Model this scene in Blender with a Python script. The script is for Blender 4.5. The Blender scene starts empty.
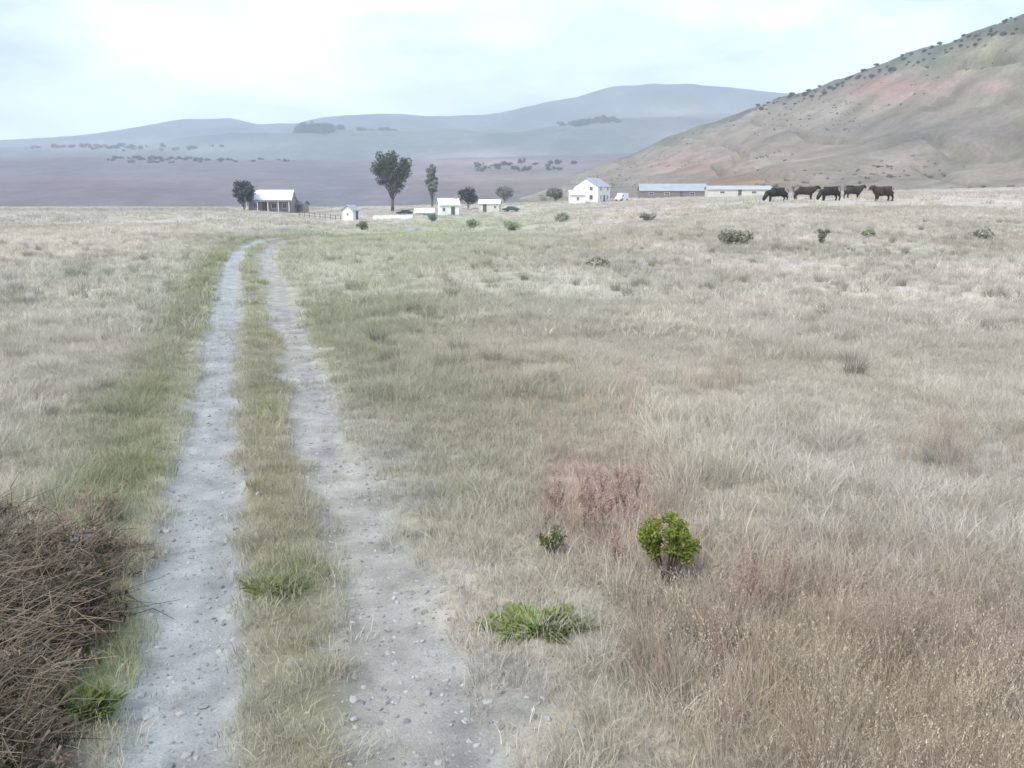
import bpy, bmesh, math, random
import numpy as np
from mathutils import Vector, Matrix, Quaternion

R = math.radians
random.seed(7)
rng = np.random.default_rng(11)
scene = bpy.context.scene
COL = scene.collection

# ------------------------------------------------------------------ camera
F = 887.0
CH = 3.0
TP = 194.0 / F
CP, SP = math.cos(math.atan(TP)), math.sin(math.atan(TP))
cam_d = bpy.data.cameras.new("camera")
cam_d.sensor_width = 36
cam_d.lens = 36 * F / 1024
cam_d.clip_start = 0.05
cam_d.clip_end = 30000
cam = bpy.data.objects.new("camera", cam_d)
cam.location = (0, 0, CH)
cam.rotation_euler = (R(90) - math.atan(TP), 0, 0)
COL.objects.link(cam)
scene.camera = cam

# ------------------------------------------------------------------ sky and sun
SUN_EL, SUN_ROT = R(48), R(215)      # sun behind the left shoulder, veiled by thin cloud
world = bpy.data.worlds.new("World")
scene.world = world
world.use_nodes = True
wt = world.node_tree
bg = wt.nodes["Background"]
sky = wt.nodes.new("ShaderNodeTexSky")
sky.sky_type = 'NISHITA'
sky.sun_disc = False
sky.sun_elevation = SUN_EL
sky.sun_rotation = SUN_ROT
sky.air_density = 1.0
sky.dust_density = 1.2
sky.ozone_density = 1.0
tc = wt.nodes.new("ShaderNodeTexCoord")
mp = wt.nodes.new("ShaderNodeMapping")
mp.inputs['Scale'].default_value = (1.0, 1.0, 3.2)
ns = wt.nodes.new("ShaderNodeTexNoise")
ns.inputs['Scale'].default_value = 2.1
ns.inputs['Detail'].default_value = 7
ns.inputs['Roughness'].default_value = 0.52
cr = wt.nodes.new("ShaderNodeMapRange")
cr.inputs['From Min'].default_value = 0.40
cr.inputs['From Max'].default_value = 0.62
cr.inputs['To Min'].default_value = 0.12
cr.inputs['To Max'].default_value = 0.95
mx = wt.nodes.new("ShaderNodeMix")
mx.data_type = 'RGBA'
mx.inputs[7].default_value = (11.0, 12.7, 15.8, 1)       # thin bright cloud
wt.links.new(tc.outputs['Generated'], mp.inputs['Vector'])
wt.links.new(mp.outputs['Vector'], ns.inputs['Vector'])
wt.links.new(ns.outputs['Fac'], cr.inputs['Value'])
wt.links.new(cr.outputs['Result'], mx.inputs[0])
wt.links.new(sky.outputs['Color'], mx.inputs[6])
wt.links.new(mx.outputs[2], bg.inputs['Color'])
bg.inputs['Strength'].default_value = 0.108

sl = bpy.data.lights.new("sun", 'SUN')
sl.energy = 2.5
sl.angle = R(14)
sl.color = (1.0, 0.94, 0.85)
sun = bpy.data.objects.new("sun", sl)
sd = Vector((math.sin(SUN_ROT) * math.cos(SUN_EL), math.cos(SUN_ROT) * math.cos(SUN_EL), math.sin(SUN_EL)))
sun.rotation_euler = sd.to_track_quat('Z', 'Y').to_euler()
COL.objects.link(sun)

scene.view_settings.view_transform = 'Standard'
scene.view_settings.look = 'None'
scene.view_settings.gamma = 1
scene.view_settings.exposure = 0.38
scene.view_settings.use_curve_mapping = False
scene.render.engine = 'CYCLES'
scene.cycles.use_denoising = True
scene.cycles.volume_bounces = 2
scene.cycles.max_bounces = 6
scene.cycles.diffuse_bounces = 2
scene.cycles.filter_width = 1.5

# ------------------------------------------------------------------ helpers
def ray(px, py):
    u = (px - 512) / F
    v = (384 - py) / F
    den = CP + v * SP
    return u / den, (-SP + v * CP) / den

def el(py):
    v = (384 - np.asarray(py, float)) / F
    return (-SP + v * CP) / (CP + v * SP)

def px_of(a):                                  # azimuth tangent -> column for far things
    return 512 + F * np.asarray(a) * (CP + (194 / F) * SP)

def a_of(px):
    return (np.asarray(px, float) - 512) / (F * (CP + (194 / F) * SP))

def sstep(a, b, x):
    t = np.clip((x - a) / (b - a), 0, 1)
    return t * t * (3 - 2 * t)

_perm = np.random.default_rng(3).random((256, 256))
def vnoise(x, y):
    xi = np.floor(x).astype(int); yi = np.floor(y).astype(int)
    fx = x - xi; fy = y - yi
    fx = fx * fx * (3 - 2 * fx); fy = fy * fy * (3 - 2 * fy)
    p = _perm
    a = p[xi % 256, yi % 256]; b = p[(xi + 1) % 256, yi % 256]
    c = p[xi % 256, (yi + 1) % 256]; d = p[(xi + 1) % 256, (yi + 1) % 256]
    return (a * (1 - fx) + b * fx) * (1 - fy) + (c * (1 - fx) + d * fx) * fy

def fbm(x, y, oct=4, gain=0.5):
    x = np.asarray(x, float); y = np.asarray(y, float)
    s = 0; w = 1; t = 0
    for k in range(oct):
        s = s + w * vnoise(x * 2 ** k + 17.3 * k, y * 2 ** k + 9.1 * k)
        t += w; w *= gain
    return s / t                                # 0..1, about .5

def hermite(xs, ys, x):
    """smooth interpolation through knots; xs (n,), ys list of n arrays shaped like x"""
    n = len(xs)
    m = []
    for i in range(n):
        if i == 0: m.append((ys[1] - ys[0]) / (xs[1] - xs[0]) * 0)
        elif i == n - 1: m.append((ys[-1] - ys[-2]) / (xs[-1] - xs[-2]))
        else: m.append(0.5 * ((ys[i + 1] - ys[i]) / (xs[i + 1] - xs[i]) + (ys[i] - ys[i - 1]) / (xs[i] - xs[i - 1])))
    out = np.zeros_like(x) + ys[0]
    for i in range(n - 1):
        h = xs[i + 1] - xs[i]
        t = np.clip((x - xs[i]) / h, 0, 1)
        v = ((2 * t**3 - 3 * t**2 + 1) * ys[i] + (t**3 - 2 * t**2 + t) * h * m[i]
             + (-2 * t**3 + 3 * t**2) * ys[i + 1] + (t**3 - t**2) * h * m[i + 1])
        out = np.where(x >= xs[i], v, out)
    return out

# track centreline x as a function of depth y
_TY = np.array([-20, 0, 4.17, 11.9, 25.5, 38.5, 49, 57, 63, 69, 78, 100, 140, 190, 225], float)
_TX = np.array([4.0, 0.16, -1.07, -3.42, -7.45, -11.3, -13.9, -14.8, -14.6, -13.6, -11.8, -10.5, -20, -42, -56], float)
def track_x(y):
    y = np.asarray(y, float)
    return hermite(_TY, [np.full_like(y, v) for v in _TX], y)

def track_off(x, y):
    x = np.asarray(x, float); y = np.asarray(y, float)
    sl_ = (track_x(y + 0.5) - track_x(y - 0.5))
    return (x - track_x(y)) / np.sqrt(1 + sl_ ** 2)

GAUGE = 0.70
def rut(x, y, s=None):
    """0..1 wheel-rut weight with ragged edges"""
    if s is None: s = track_off(x, y)
    rag = (fbm(x * 2.3, y * 1.1, 3) - 0.5) * 0.34
    l = 1 - sstep(0.24, 0.46, np.abs(s + GAUGE) + rag)
    rag2 = (fbm(x * 2.3 + 40, y * 0.9 + 5, 3) - 0.5) * 0.50
    r = 1 - sstep(0.20, 0.50, np.abs(s - GAUGE) + rag2)
    return l, r

def ground_z(x, y, fine=True):
    x = np.asarray(x, float); y = np.asarray(y, float)
    a = np.clip(x / np.maximum(y, 20.0), -1.0, 1.0)
    px = px_of(a)
    y0 = np.interp(px, [0, 200, 250, 300, 340, 520, 600, 700, 780, 1024], [219, 219, 221, 226, 231, 228, 220, 209, 201, 197])
    y1 = np.interp(px, [0, 200, 250, 300, 340, 520, 560, 640, 700, 780, 1024], [212, 212, 214, 219, 224, 221, 212, 207, 203, 197.5, 192])
    y2 = np.interp(px, [0, 250, 400, 560, 640, 700, 780, 1024], [208, 208, 206, 202, 199, 198, 196, 190])
    zero = np.zeros_like(x)
    h = hermite(np.array([28, 100, 180, 350, 700, 1500.0]),
                [zero, CH + el(y0) * 100, CH + el(y1) * 180, CH + el(y2) * 350, zero - 22, zero - 24], y)
    h = np.where(y < 28, 0, h)
    und = (fbm(x / 7.0 + 3, y / 7.0, 3) - 0.5) * 0.34 * sstep(2, 14, np.hypot(x, y)) * (1 - 0.6 * sstep(30, 70, y))
    bank = 0.30 * np.exp(-(((track_off(x, y) + 2.5) / 0.85) ** 2 + ((y - 5.0) / 2.7) ** 2) ** 1.3)
    z = h + und + bank
    if fine:
        s = track_off(x, y)
        l, r = rut(x, y, s)
        z = z - 0.075 * l - 0.06 * r + 0.03 * np.exp(-(s / 0.3) ** 2) * (np.abs(s) < 2)
        z = z + (fbm(x * 1.6, y * 1.6, 3) - 0.5) * 0.07 * (1 - np.maximum(l, r) * 0.7) * (1 - sstep(12, 30, y))
    return z

def gz(x, y, fine=True):
    return float(ground_z(np.array([x]), np.array([y]), fine)[0])

def hit(px, py):
    """where the sight line through a pixel meets the ground"""
    a, e = ray(px, py)
    ys = np.geomspace(2.5, 700, 3000)
    d = CH + e * ys - ground_z(a * ys, ys, False)
    k = np.argmax(d < 0) if (d < 0).any() else len(ys) - 1
    return float(a * ys[k]), float(ys[k])

# ---- materials
MATS = {}
def nt(m):
    m.use_nodes = True
    return m.node_tree, m.node_tree.nodes, m.node_tree.links

def mat(name, col, rough=0.85, var=0.15, scale=3.0, spec=0.25, bump=0.0, bscale=40, metal=0.0, col2=None):
    if name in MATS: return MATS[name]
    m = bpy.data.materials.new(name)
    t, n, l = nt(m)
    b = n['Principled BSDF']
    tcn = n.new("ShaderNodeTexCoord")
    no = n.new("ShaderNodeTexNoise"); no.inputs['Scale'].default_value = scale; no.inputs['Detail'].default_value = 6
    no.inputs['Roughness'].default_value = 0.62
    ra = n.new("ShaderNodeValToRGB")
    c1 = [c * (1 - var) for c in col]
    c2 = [min(1, c * (1 + var)) for c in (col2 or col)]
    ra.color_ramp.elements[0].position = 0.32; ra.color_ramp.elements[0].color = (*c1, 1)
    ra.color_ramp.elements[1].position = 0.68; ra.color_ramp.elements[1].color = (*c2, 1)
    l.new(tcn.outputs['Object'], no.inputs['Vector']); l.new(no.outputs['Fac'], ra.inputs['Fac'])
    l.new(ra.outputs['Color'], b.inputs['Base Color'])
    b.inputs['Roughness'].default_value = rough
    b.inputs['Metallic'].default_value = metal
    b.inputs['Specular IOR Level'].default_value = spec
    if bump:
        nb = n.new("ShaderNodeTexNoise"); nb.inputs['Scale'].default_value = bscale; nb.inputs['Detail'].default_value = 5
        bp = n.new("ShaderNodeBump"); bp.inputs['Strength'].default_value = bump; bp.inputs['Distance'].default_value = 0.02
        l.new(tcn.outputs['Object'], nb.inputs['Vector']); l.new(nb.outputs['Fac'], bp.inputs['Height'])
        l.new(bp.outputs['Normal'], b.inputs['Normal'])
    MATS[name] = m
    return m

def soil_mat(name, s1, s2, bump=0.6, dist=0.03, vscale=0, sat=0.0):
    """vertex tint of the real soil / turf colour, broken up by noise at two scales"""
    m = bpy.data.materials.new(name)
    t, n, l = nt(m)
    b = n['Principled BSDF']
    at = n.new("ShaderNodeAttribute"); at.attribute_name = "tint"
    ge = n.new("ShaderNodeNewGeometry")
    a = n.new("ShaderNodeTexNoise"); a.inputs['Scale'].default_value = s1; a.inputs['Detail'].default_value = 8; a.inputs['Roughness'].default_value = 0.65
    c = n.new("ShaderNodeTexNoise"); c.inputs['Scale'].default_value = s2; c.inputs['Detail'].default_value = 6; c.inputs['Roughness'].default_value = 0.7
    l.new(ge.outputs['Position'], a.inputs['Vector']); l.new(ge.outputs['Position'], c.inputs['Vector'])
    r1 = n.new("ShaderNodeMapRange"); r1.inputs['From Min'].default_value = .3; r1.inputs['From Max'].default_value = .7
    r1.inputs['To Min'].default_value = .70; r1.inputs['To Max'].default_value = 1.28
    r2 = n.new("ShaderNodeMapRange"); r2.inputs['From Min'].default_value = .3; r2.inputs['From Max'].default_value = .7
    r2.inputs['To Min'].default_value = .78; r2.inputs['To Max'].default_value = 1.22
    l.new(a.outputs['Fac'], r1.inputs['Value']); l.new(c.outputs['Fac'], r2.inputs['Value'])
    mu = n.new("ShaderNodeMath"); mu.operation = 'MULTIPLY'
    l.new(r1.outputs['Result'], mu.inputs[0]); l.new(r2.outputs['Result'], mu.inputs[1])
    vm = n.new("ShaderNodeVectorMath"); vm.operation = 'SCALE'
    l.new(at.outputs['Color'], vm.inputs[0]); l.new(mu.outputs[0], vm.inputs['Scale'])
    l.new(vm.outputs[0], b.inputs['Base Color'])
    bp = n.new("ShaderNodeBump"); bp.inputs['Strength'].default_value = bump; bp.inputs['Distance'].default_value = dist
    l.new(c.outputs['Fac'], bp.inputs['Height']); l.new(bp.outputs['Normal'], b.inputs['Normal'])
    b.inputs['Roughness'].default_value = 0.95
    b.inputs['Specular IOR Level'].default_value = 0.1
    return m

def blade_mat(name, mode='INSTANCER', col=None, trans=0.25, var=0.3):
    m = bpy.data.materials.new(name)
    t, n, l = nt(m)
    b = n['Principled BSDF']; out = n['Material Output']
    ge = n.new("ShaderNodeNewGeometry")
    mr = n.new("ShaderNodeMapRange"); mr.inputs['To Min'].default_value = 1 - var; mr.inputs['To Max'].default_value = 1 + var
    l.new(ge.outputs['Random Per Island'], mr.inputs['Value'])
    vm = n.new("ShaderNodeVectorMath"); vm.operation = 'SCALE'
    if col is None:
        at = n.new("ShaderNodeAttribute"); at.attribute_type = 'INSTANCER'; at.attribute_name = "tint"
        l.new(at.outputs['Color'], vm.inputs[0])
    else:
        tcn = n.new("ShaderNodeTexCoord")
        no = n.new("ShaderNodeTexNoise"); no.inputs['Scale'].default_value = 0.9; no.inputs['Detail'].default_value = 3
        ra = n.new("ShaderNodeValToRGB")
        ra.color_ramp.elements[0].position = .35; ra.color_ramp.elements[0].color = (*[c * .72 for c in col], 1)
        ra.color_ramp.elements[1].position = .65; ra.color_ramp.elements[1].color = (*[min(1, c * 1.35) for c in col], 1)
        l.new(tcn.outputs['Object'], no.inputs['Vector']); l.new(no.outputs['Fac'], ra.inputs['Fac'])
        l.new(ra.outputs['Color'], vm.inputs[0])
    l.new(mr.outputs['Result'], vm.inputs['Scale'])
    l.new(vm.outputs[0], b.inputs['Base Color'])
    b.inputs['Roughness'].default_value = 0.7
    b.inputs['Specular IOR Level'].default_value = 0.15
    tr = n.new("ShaderNodeBsdfTranslucent"); ms = n.new("ShaderNodeMixShader"); ms.inputs[0].default_value = trans
    l.new(vm.outputs[0], tr.inputs['Color'])
    l.new(b.outputs[0], ms.inputs[1]); l.new(tr.outputs[0], ms.inputs[2]); l.new(ms.outputs[0], out.inputs['Surface'])
    MATS[name] = m
    return m

# ---- objects
def tag(o, label=None, cat=None, group=None, kind=None):
    if label: o["label"] = label
    if cat: o["category"] = cat
    if group: o["group"] = group
    if kind: o["kind"] = kind
    return o

def link(o, parent=None):
    COL.objects.link(o)
    if parent: o.parent = parent
    return o

def empty(name, loc, rz=0):
    o = bpy.data.objects.new(name, None)
    o.location = loc; o.rotation_euler = (0, 0, rz)
    o.empty_display_size = 0.2
    return link(o)

def mesh_np(name, V, Fc, m, smooth=True, parent=None, do_link=True):
    me = bpy.data.meshes.new(name)
    V = np.asarray(V, np.float32); Fc = np.asarray(Fc, np.int32)
    k = Fc.shape[1]
    me.vertices.add(len(V)); me.vertices.foreach_set("co", V.ravel())
    me.loops.add(Fc.size); me.loops.foreach_set("vertex_index", Fc.ravel())
    me.polygons.add(len(Fc)); me.polygons.foreach_set("loop_start", np.arange(0, Fc.size, k, dtype=np.int32))
    me.update(calc_edges=True)
    me.polygons.foreach_set("use_smooth", np.full(len(Fc), smooth))
    if m: me.materials.append(m)
    o = bpy.data.objects.new(name, me)
    if do_link: link(o, parent)
    return o

def set_tint(o, C):
    at = o.data.attributes.new("tint", 'FLOAT_COLOR', 'POINT')
    C4 = np.ones((len(C), 4), np.float32); C4[:, :3] = np.clip(C, 0, 1)
    at.data.foreach_set("color", C4.ravel())

def grid_faces(nu, nv):
    i = np.arange((nu - 1) * (nv - 1)); r = i // (nv - 1); c = i % (nv - 1)
    p = r * nv + c
    return np.stack([p, p + 1, p + nv + 1, p + nv], 1)

class MB:
    """collects boxes, prisms and tubes into ONE mesh object"""
    def __init__(s): s.V = []; s.F = []
    def add(s, V, Fs):
        o = len(s.V); s.V += [tuple(v) for v in V]; s.F += [tuple(i + o for i in f) for f in Fs]
    def box(s, c, d, rz=0):
        q = Matrix.Rotation(rz, 3, 'Z'); c = Vector(c)
        vs = [c + q @ Vector((sx * d[0] / 2, sy * d[1] / 2, sz * d[2] / 2)) for sx in (-1, 1) for sy in (-1, 1) for sz in (-1, 1)]
        s.add(vs, [(0, 1, 3, 2), (4, 6, 7, 5), (0, 4, 5, 1), (2, 3, 7, 6), (0, 2, 6, 4), (1, 5, 7, 3)])
    def tube(s, pts, rad, n=7, cap=True):
        pts = [Vector(p) for p in pts]; rings = []
        vs = []
        for i, p in enumerate(pts):
            d = (pts[min(i + 1, len(pts) - 1)] - pts[max(i - 1, 0)]).normalized()
            u = d.orthogonal().normalized() if i == 0 else (uprev - d * uprev.dot(d)).normalized()
            uprev = u; w = d.cross(u)
            r = rad[i] if hasattr(rad, '__len__') else rad
            for k in range(n):
                t = 2 * math.pi * k / n
                vs.append(p + (u * math.cos(t) + w * math.sin(t)) * r)
        fs = []
        for i in range(len(pts) - 1):
            for k in range(n):
                fs.append((i * n + k, i * n + (k + 1) % n, (i + 1) * n + (k + 1) % n, (i + 1) * n + k))
        if cap:
            fs.append(tuple(range(n - 1, -1, -1))); fs.append(tuple((len(pts) - 1) * n + k for k in range(n)))
        s.add(vs, fs)
    def quads(s, P, U, W):
        """many free quads: centre P, half vectors U, W"""
        o = len(s.V)
        A = np.stack([P - U - W, P + U - W, P + U + W, P - U + W], 1).reshape(-1, 3)
        s.V += [tuple(v) for v in A]
        s.F += [(o + 4 * i, o + 4 * i + 1, o + 4 * i + 2, o + 4 * i + 3) for i in range(len(P))]
    def build(s, name, m, parent=None, smooth=False, bevel=0):
        me = bpy.data.meshes.new(name); me.from_pydata(s.V, [], s.F); me.update()
        if smooth: me.polygons.foreach_set("use_smooth", [True] * len(me.polygons))
        me.materials.append(m)
        o = link(bpy.data.objects.new(name, me), parent)
        if bevel:
            b = o.modifiers.new("bevel", 'BEVEL'); b.width = bevel; b.segments = 2
        return o

def children(o): return [c for c in COL.objects if c.parent == o]
def copy_tree(o, parent=None):
    kids = children(o)
    c = o.copy(); COL.objects.link(c); c.parent = parent
    for k in kids: copy_tree(k, c)
    return c

# ------------------------------------------------------------------ colours of the land (albedo)
PATCH = []
def patch(px, py, rx, ry, col, k=1.0, raw=None):
    """a patch of differently coloured ground lying where the pixel's sight line meets the field"""
    x, y = hit(px, py)
    _, yn = hit(px, py + ry); _, yf = hit(px, py - ry)
    PATCH.append((x, y, rx / F * y, max(yf - yn, 0.2) / 2, np.array(col), k))

PALE = np.array([.37, .33, .26]); BEIGE = np.array([.33, .29, .215]); STRAW = np.array([.36, .28, .18])
OLIVE = np.array([.22, .215, .125]); PINK = np.array([.37, .25, .205]); GREY = np.array([.36, .36, .32])
GREEN = np.array([.17, .23, .07]); BROWN = np.array([.20, .15, .105]); GREENISH = np.array([.27, .29, .17])

patch(60, 340, 150, 90, PALE, .5)
patch(820, 300, 190, 28, [.38, .345, .26], .8)
patch(560, 285, 120, 30, [.37, .34, .26], .55)
patch(840, 252, 200, 9, [.26, .24, .175], .8)
patch(900, 222, 160, 10, [.36, .33, .25], .6)
patch(370, 330, 75, 40, OLIVE, .62)
patch(350, 290, 50, 22, OLIVE, .5)
patch(440, 410, 95, 60, [.25, .235, .155], .55)
patch(500, 500, 120, 60, [.26, .25, .17], .5)
patch(600, 500, 62, 48, PINK, .8)
patch(860, 690, 230, 130, STRAW, .75)
patch(990, 640, 60, 60, [.33, .25, .21], .6)
patch(780, 590, 110, 30, PINK, .35)
patch(960, 480, 160, 70, [.34, .31, .25], .6)
patch(620, 640, 90, 50, [.27, .25, .19], .6)
patch(130, 400, 38, 38, OLIVE, .6)
patch(110, 480, 60, 50, [.20, .205, .115], .75)
patch(120, 640, 38, 60, [.22, .27, .11], .8)
patch(30, 640, 110, 120, BROWN, .85)
patch(80, 700, 40, 28, GREEN, .75)
patch(420, 235, 110, 10, GREENISH, .7)
patch(470, 222, 70, 8, GREENISH, .7)
patch(300, 710, 60, 50, [.27, .255, .20], .7)
patch(275, 588, 34, 18, GREEN, .55)
patch(250, 243, 22, 4, [.22, .22, .17], .8)
patch(290, 233, 30, 2.5, [.24, .24, .19], .8)
patch(590, 262, 70, 12, [.28, .25, .20], .5)

def land_color(x, y):
    x = np.asarray(x, float); y = np.asarray(y, float)
    n1 = fbm(x / 9 + 5, y / 14 + 2, 4); n2 = fbm(x / 2.1, y / 3.3, 4); n3 = fbm(x / 30 + 50, y / 30, 3)
    C = BEIGE[None, :] + (PALE - BEIGE)[None, :] * sstep(.3, .7, n1)[:, None]
    C = C * (1 + (n2 - .5) * .35 + (n3 - .5) * .25)[:, None]
    g = sstep(.58, .8, fbm(x / 5 + 80, y / 8 + 30, 4)) * .3
    C = C * (1 - g[:, None]) + OLIVE * 1.25 * g[:, None]
    for (cx, cy, rx, ry, c, k) in PATCH:
        wob = 1 + (n2 - .5) * 1.2
        d = ((x - cx) / rx) ** 2 + ((y - cy) / ry) ** 2
        w = np.exp(-(d * wob)) * k
        C = C * (1 - w[:, None]) + c * (1 + (n2 - .5) * .3)[:, None] * w[:, None]
    return C * np.array([1.31, 1.35, 1.49])

def track_color(x, y, C):
    s = track_off(x, y)
    l, r = rut(x, y, s)
    n = fbm(x * 3, y * 3, 4); n2 = fbm(x * 0.7 + 9, y * 0.35, 3)
    near = (y < 240)
    med = np.exp(-(s / .42) ** 2) * .75 * near
    C = C * (1 - med[:, None]) + (np.array([.215, .205, .11]) * (.8 + .4 * n2)[:, None]) * med[:, None]
    ver = np.exp(-((s + 1.62) / .55) ** 2) * near * (.8 - .35 * sstep(40, 90, y))
    C = C * (1 - ver[:, None]) + np.array([.17, .195, .075]) * (.8 + .4 * n2)[:, None] * ver[:, None]
    ver = np.exp(-((s - 1.65) / .5) ** 2) * near * .5 * sstep(10, 18, y)
    C = C * (1 - ver[:, None]) + np.array([.27, .27, .17]) * ver[:, None]
    stk = .86 + .28 * fbm(s * 7 + 3, y * .35, 3) ; C0 = C
    gl = stk[:, None] * np.array([.355, .365, .35]) * (.86 + .28 * n)[:, None]
    gr = stk[:, None] * np.array([.345, .335, .305]) * (.82 + .36 * n)[:, None]
    C = C * (1 - l[:, None]) + gl * l[:, None]
    rr = r * (.65 + .35 * sstep(.35, .55, n2))
    C = C * (1 - rr[:, None]) + gr * rr[:, None]
    # loose chippings thrown out to the right of the right rut close by
    sp = np.exp(-((s - 1.35) / .55) ** 2) * (1 - sstep(9, 15, y)) * sstep(.4, .6, fbm(x * 2 + 3, y * 1.4, 3)) * .8
    C = C * (1 - sp[:, None]) + np.array([.31, .30, .27]) * sp[:, None]
    return C

# ------------------------------------------------------------------ the ground
m_soil = soil_mat("dry_turf_soil", 1.3, 26.0, .7, .04)
th = np.concatenate([np.linspace(-180, -56, 40)[:-1], np.linspace(-56, 56, 620), np.linspace(56, 180, 40)[1:]])
rr_ = np.concatenate([[0.05, .4, .8, 1.2, 1.6], np.geomspace(2.0, 4600, 420)])
TH, RR = np.meshgrid(np.radians(th), rr_, indexing='ij')
X = (RR * np.sin(TH)).ravel(); Y = (RR * np.cos(TH)).ravel()
Z = ground_z(X, Y)
so = track_off(X, Y)
under = (np.abs(so) < 1.75) & (Y < 108) & (Y > -8)
Z = Z - np.where(under, 0.05 + 0.0006 * np.maximum(Y, 0) ** 1.2, 0)
C = track_color(X, Y, land_color(X, Y))
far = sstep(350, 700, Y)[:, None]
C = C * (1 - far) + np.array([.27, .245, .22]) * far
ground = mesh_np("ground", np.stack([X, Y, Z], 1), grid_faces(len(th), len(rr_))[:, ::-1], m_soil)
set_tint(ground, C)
tag(ground, "pale dry grass field rolling away to the farm", kind="structure")

# the track: its own sheet, laid on the field
m_track = soil_mat("gravel_track_soil", 2.5, 60.0, .8, .02)
ty = np.concatenate([np.linspace(-8, 3, 60)[:-1], np.geomspace(3, 110, 900)])
sx = np.linspace(-1.95, 1.95, 118)
TY, SX = np.meshgrid(ty, sx, indexing='ij')
slp = track_x(ty + .5) - track_x(ty - .5)
nrm = np.sqrt(1 + slp ** 2)
X = (track_x(ty) / 1)[:, None] + SX / nrm[:, None]; Y = TY - SX * (slp / nrm)[:, None]
X = X.ravel(); Y = Y.ravel()
Zt = ground_z(X, Y) + 0.004
edge = sstep(1.78, 1.95, np.abs(SX.ravel()))
Zt = Zt - edge * (.06 + 0.0006 * np.maximum(Y, 0) ** 1.2)
track = mesh_np("dirt_track", np.stack([X, Y, Zt], 1), grid_faces(len(ty), len(sx))[:, ::-1], m_track)
set_tint(track, track_color(X, Y, land_color(X, Y)))
tag(track, "two pale gravel wheel ruts with a grassy strip between them", kind="structure")

# ------------------------------------------------------------------ hills
m_hill = soil_mat("hillside_turf", .03, .35, .8, .6)
m_far = soil_mat("far_hill_turf", .006, .05, .8, 3.0)

def hill(name, pxs, ys_knots, rows, ny, m, base, patches, amp, nscale, label, ragged=None):
    """rows: for every depth knot a table column->row of the height reached there (None = z value)"""
    A = a_of(pxs)
    Yk = np.array(ys_knots, float)
    yy = np.linspace(Yk[0], Yk[-1], ny)
    AA, YY = np.meshgrid(A, yy, indexing='ij'); PX = np.repeat(pxs[:, None], ny, 1)
    ks = []
    for yk, rw in zip(Yk, rows):
        if np.isscalar(rw): ks.append(np.full_like(YY, rw))
        else: ks.append(CH + el(np.interp(PX, rw[0], rw[1])) * yk)
    Zh = hermite(Yk, ks, YY)
    XX = AA * YY
    Zh = Zh + (fbm(XX / nscale, YY / nscale, 5) - .5) * amp * sstep(0, .12, (YY - Yk[0]) / (Yk[-1] - Yk[0]))
    PY = 190 - 906 * (Zh - CH) / YY
    Cc = np.repeat(np.array(base)[None, :], XX.size, 0)
    nn = fbm(XX / nscale * 1.7 + 30, YY / nscale * .8, 4).ravel()
    Cc = Cc * (1 + (nn - .5) * .7)[:, None]
    for (cx, cy, rx, ry, c, k) in patches:
        d = ((PX.ravel() - cx) / rx) ** 2 + ((PY.ravel() - cy) / ry) ** 2
        w = (np.exp(-d * (.5 + nn)) * k)[:, None]
        Cc = Cc * (1 - w) + np.array(c) * w
    o = mesh_np(name, np.stack([XX.ravel(), YY.ravel(), Zh.ravel()], 1), grid_faces(len(pxs), ny)[:, ::-1], m)
    set_tint(o, Cc)
    tag(o, label, kind="structure")
    return o

pxs = np.linspace(-500, 1400, 420)
hill("distant_hills", pxs, [1500, 1900, 2300, 2600, 3300, 4200],
     [-30., ([-500, 0, 200, 300, 400, 520, 640, 760, 900, 1400], [170, 166, 165, 163, 158, 150, 148, 150, 150, 150]),
      ([-500, 0, 150, 230, 300, 345, 400, 520, 590, 640, 700, 760, 900, 1400], [150, 145, 141, 136, 131, 129, 133, 130, 121, 117, 114, 112, 112, 110]),
      ([-500, 0, 300, 520, 640, 760, 1400], [152, 148, 140, 134, 124, 116, 115]),
      ([-500, 0, 60, 110, 150, 190, 235, 260, 300, 330, 400, 450, 500, 540, 575, 610, 650, 690, 730, 770, 900, 1400],
       [146, 143, 140, 134, 127, 122, 122, 128, 126, 120, 117, 119, 117, 108, 101, 92, 86, 89, 93, 98, 108, 120]), -40.],
     170, m_far, [.115, .135, .125],
     [(680, 115, 60, 5, [.26, .23, .20], .7), (470, 158, 60, 6, [.36, .32, .29], .6), (700, 140, 50, 8, [.30, .25, .21], .7), (590, 134, 25, 4, [.08, .10, .09], .8),
      (150, 148, 130, 5, [.27, .29, .30], .5)],
     34, 260, "pale blue hills along the horizon")
hill("valley_slope", pxs, [560, 900, 1200, 1420, 1800],
     [-32., ([-500, 0, 250, 450, 560, 640, 900, 1400], [190, 189, 190, 188, 186, 184, 182, 180]),
      ([-500, 0, 250, 450, 560, 640, 900, 1400], [168, 168, 171, 171, 172, 165, 165, 165]),
      ([-500, 0, 100, 200, 300, 450, 520, 640, 900, 1400], [157, 157, 158, 160, 163, 160, 157, 155, 155, 155]), -35.],
     120, m_far, [.155, .135, .14],
     [(100, 190, 160, 14, [.14, .105, .105], .8), (250, 170, 120, 8, [.17, .15, .16], .6), (330, 190, 50, 22, [.13, .13, .16], .6), (480, 180, 70, 10, [.24, .18, .155], .8),
      (470, 163, 70, 4, [.36, .31, .27], .7), (560, 180, 60, 12, [.22, .19, .14], .7), (90, 168, 120, 4, [.09, .09, .11], .6)],
     9, 120, "hazy purple brown slope across the valley")

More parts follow.
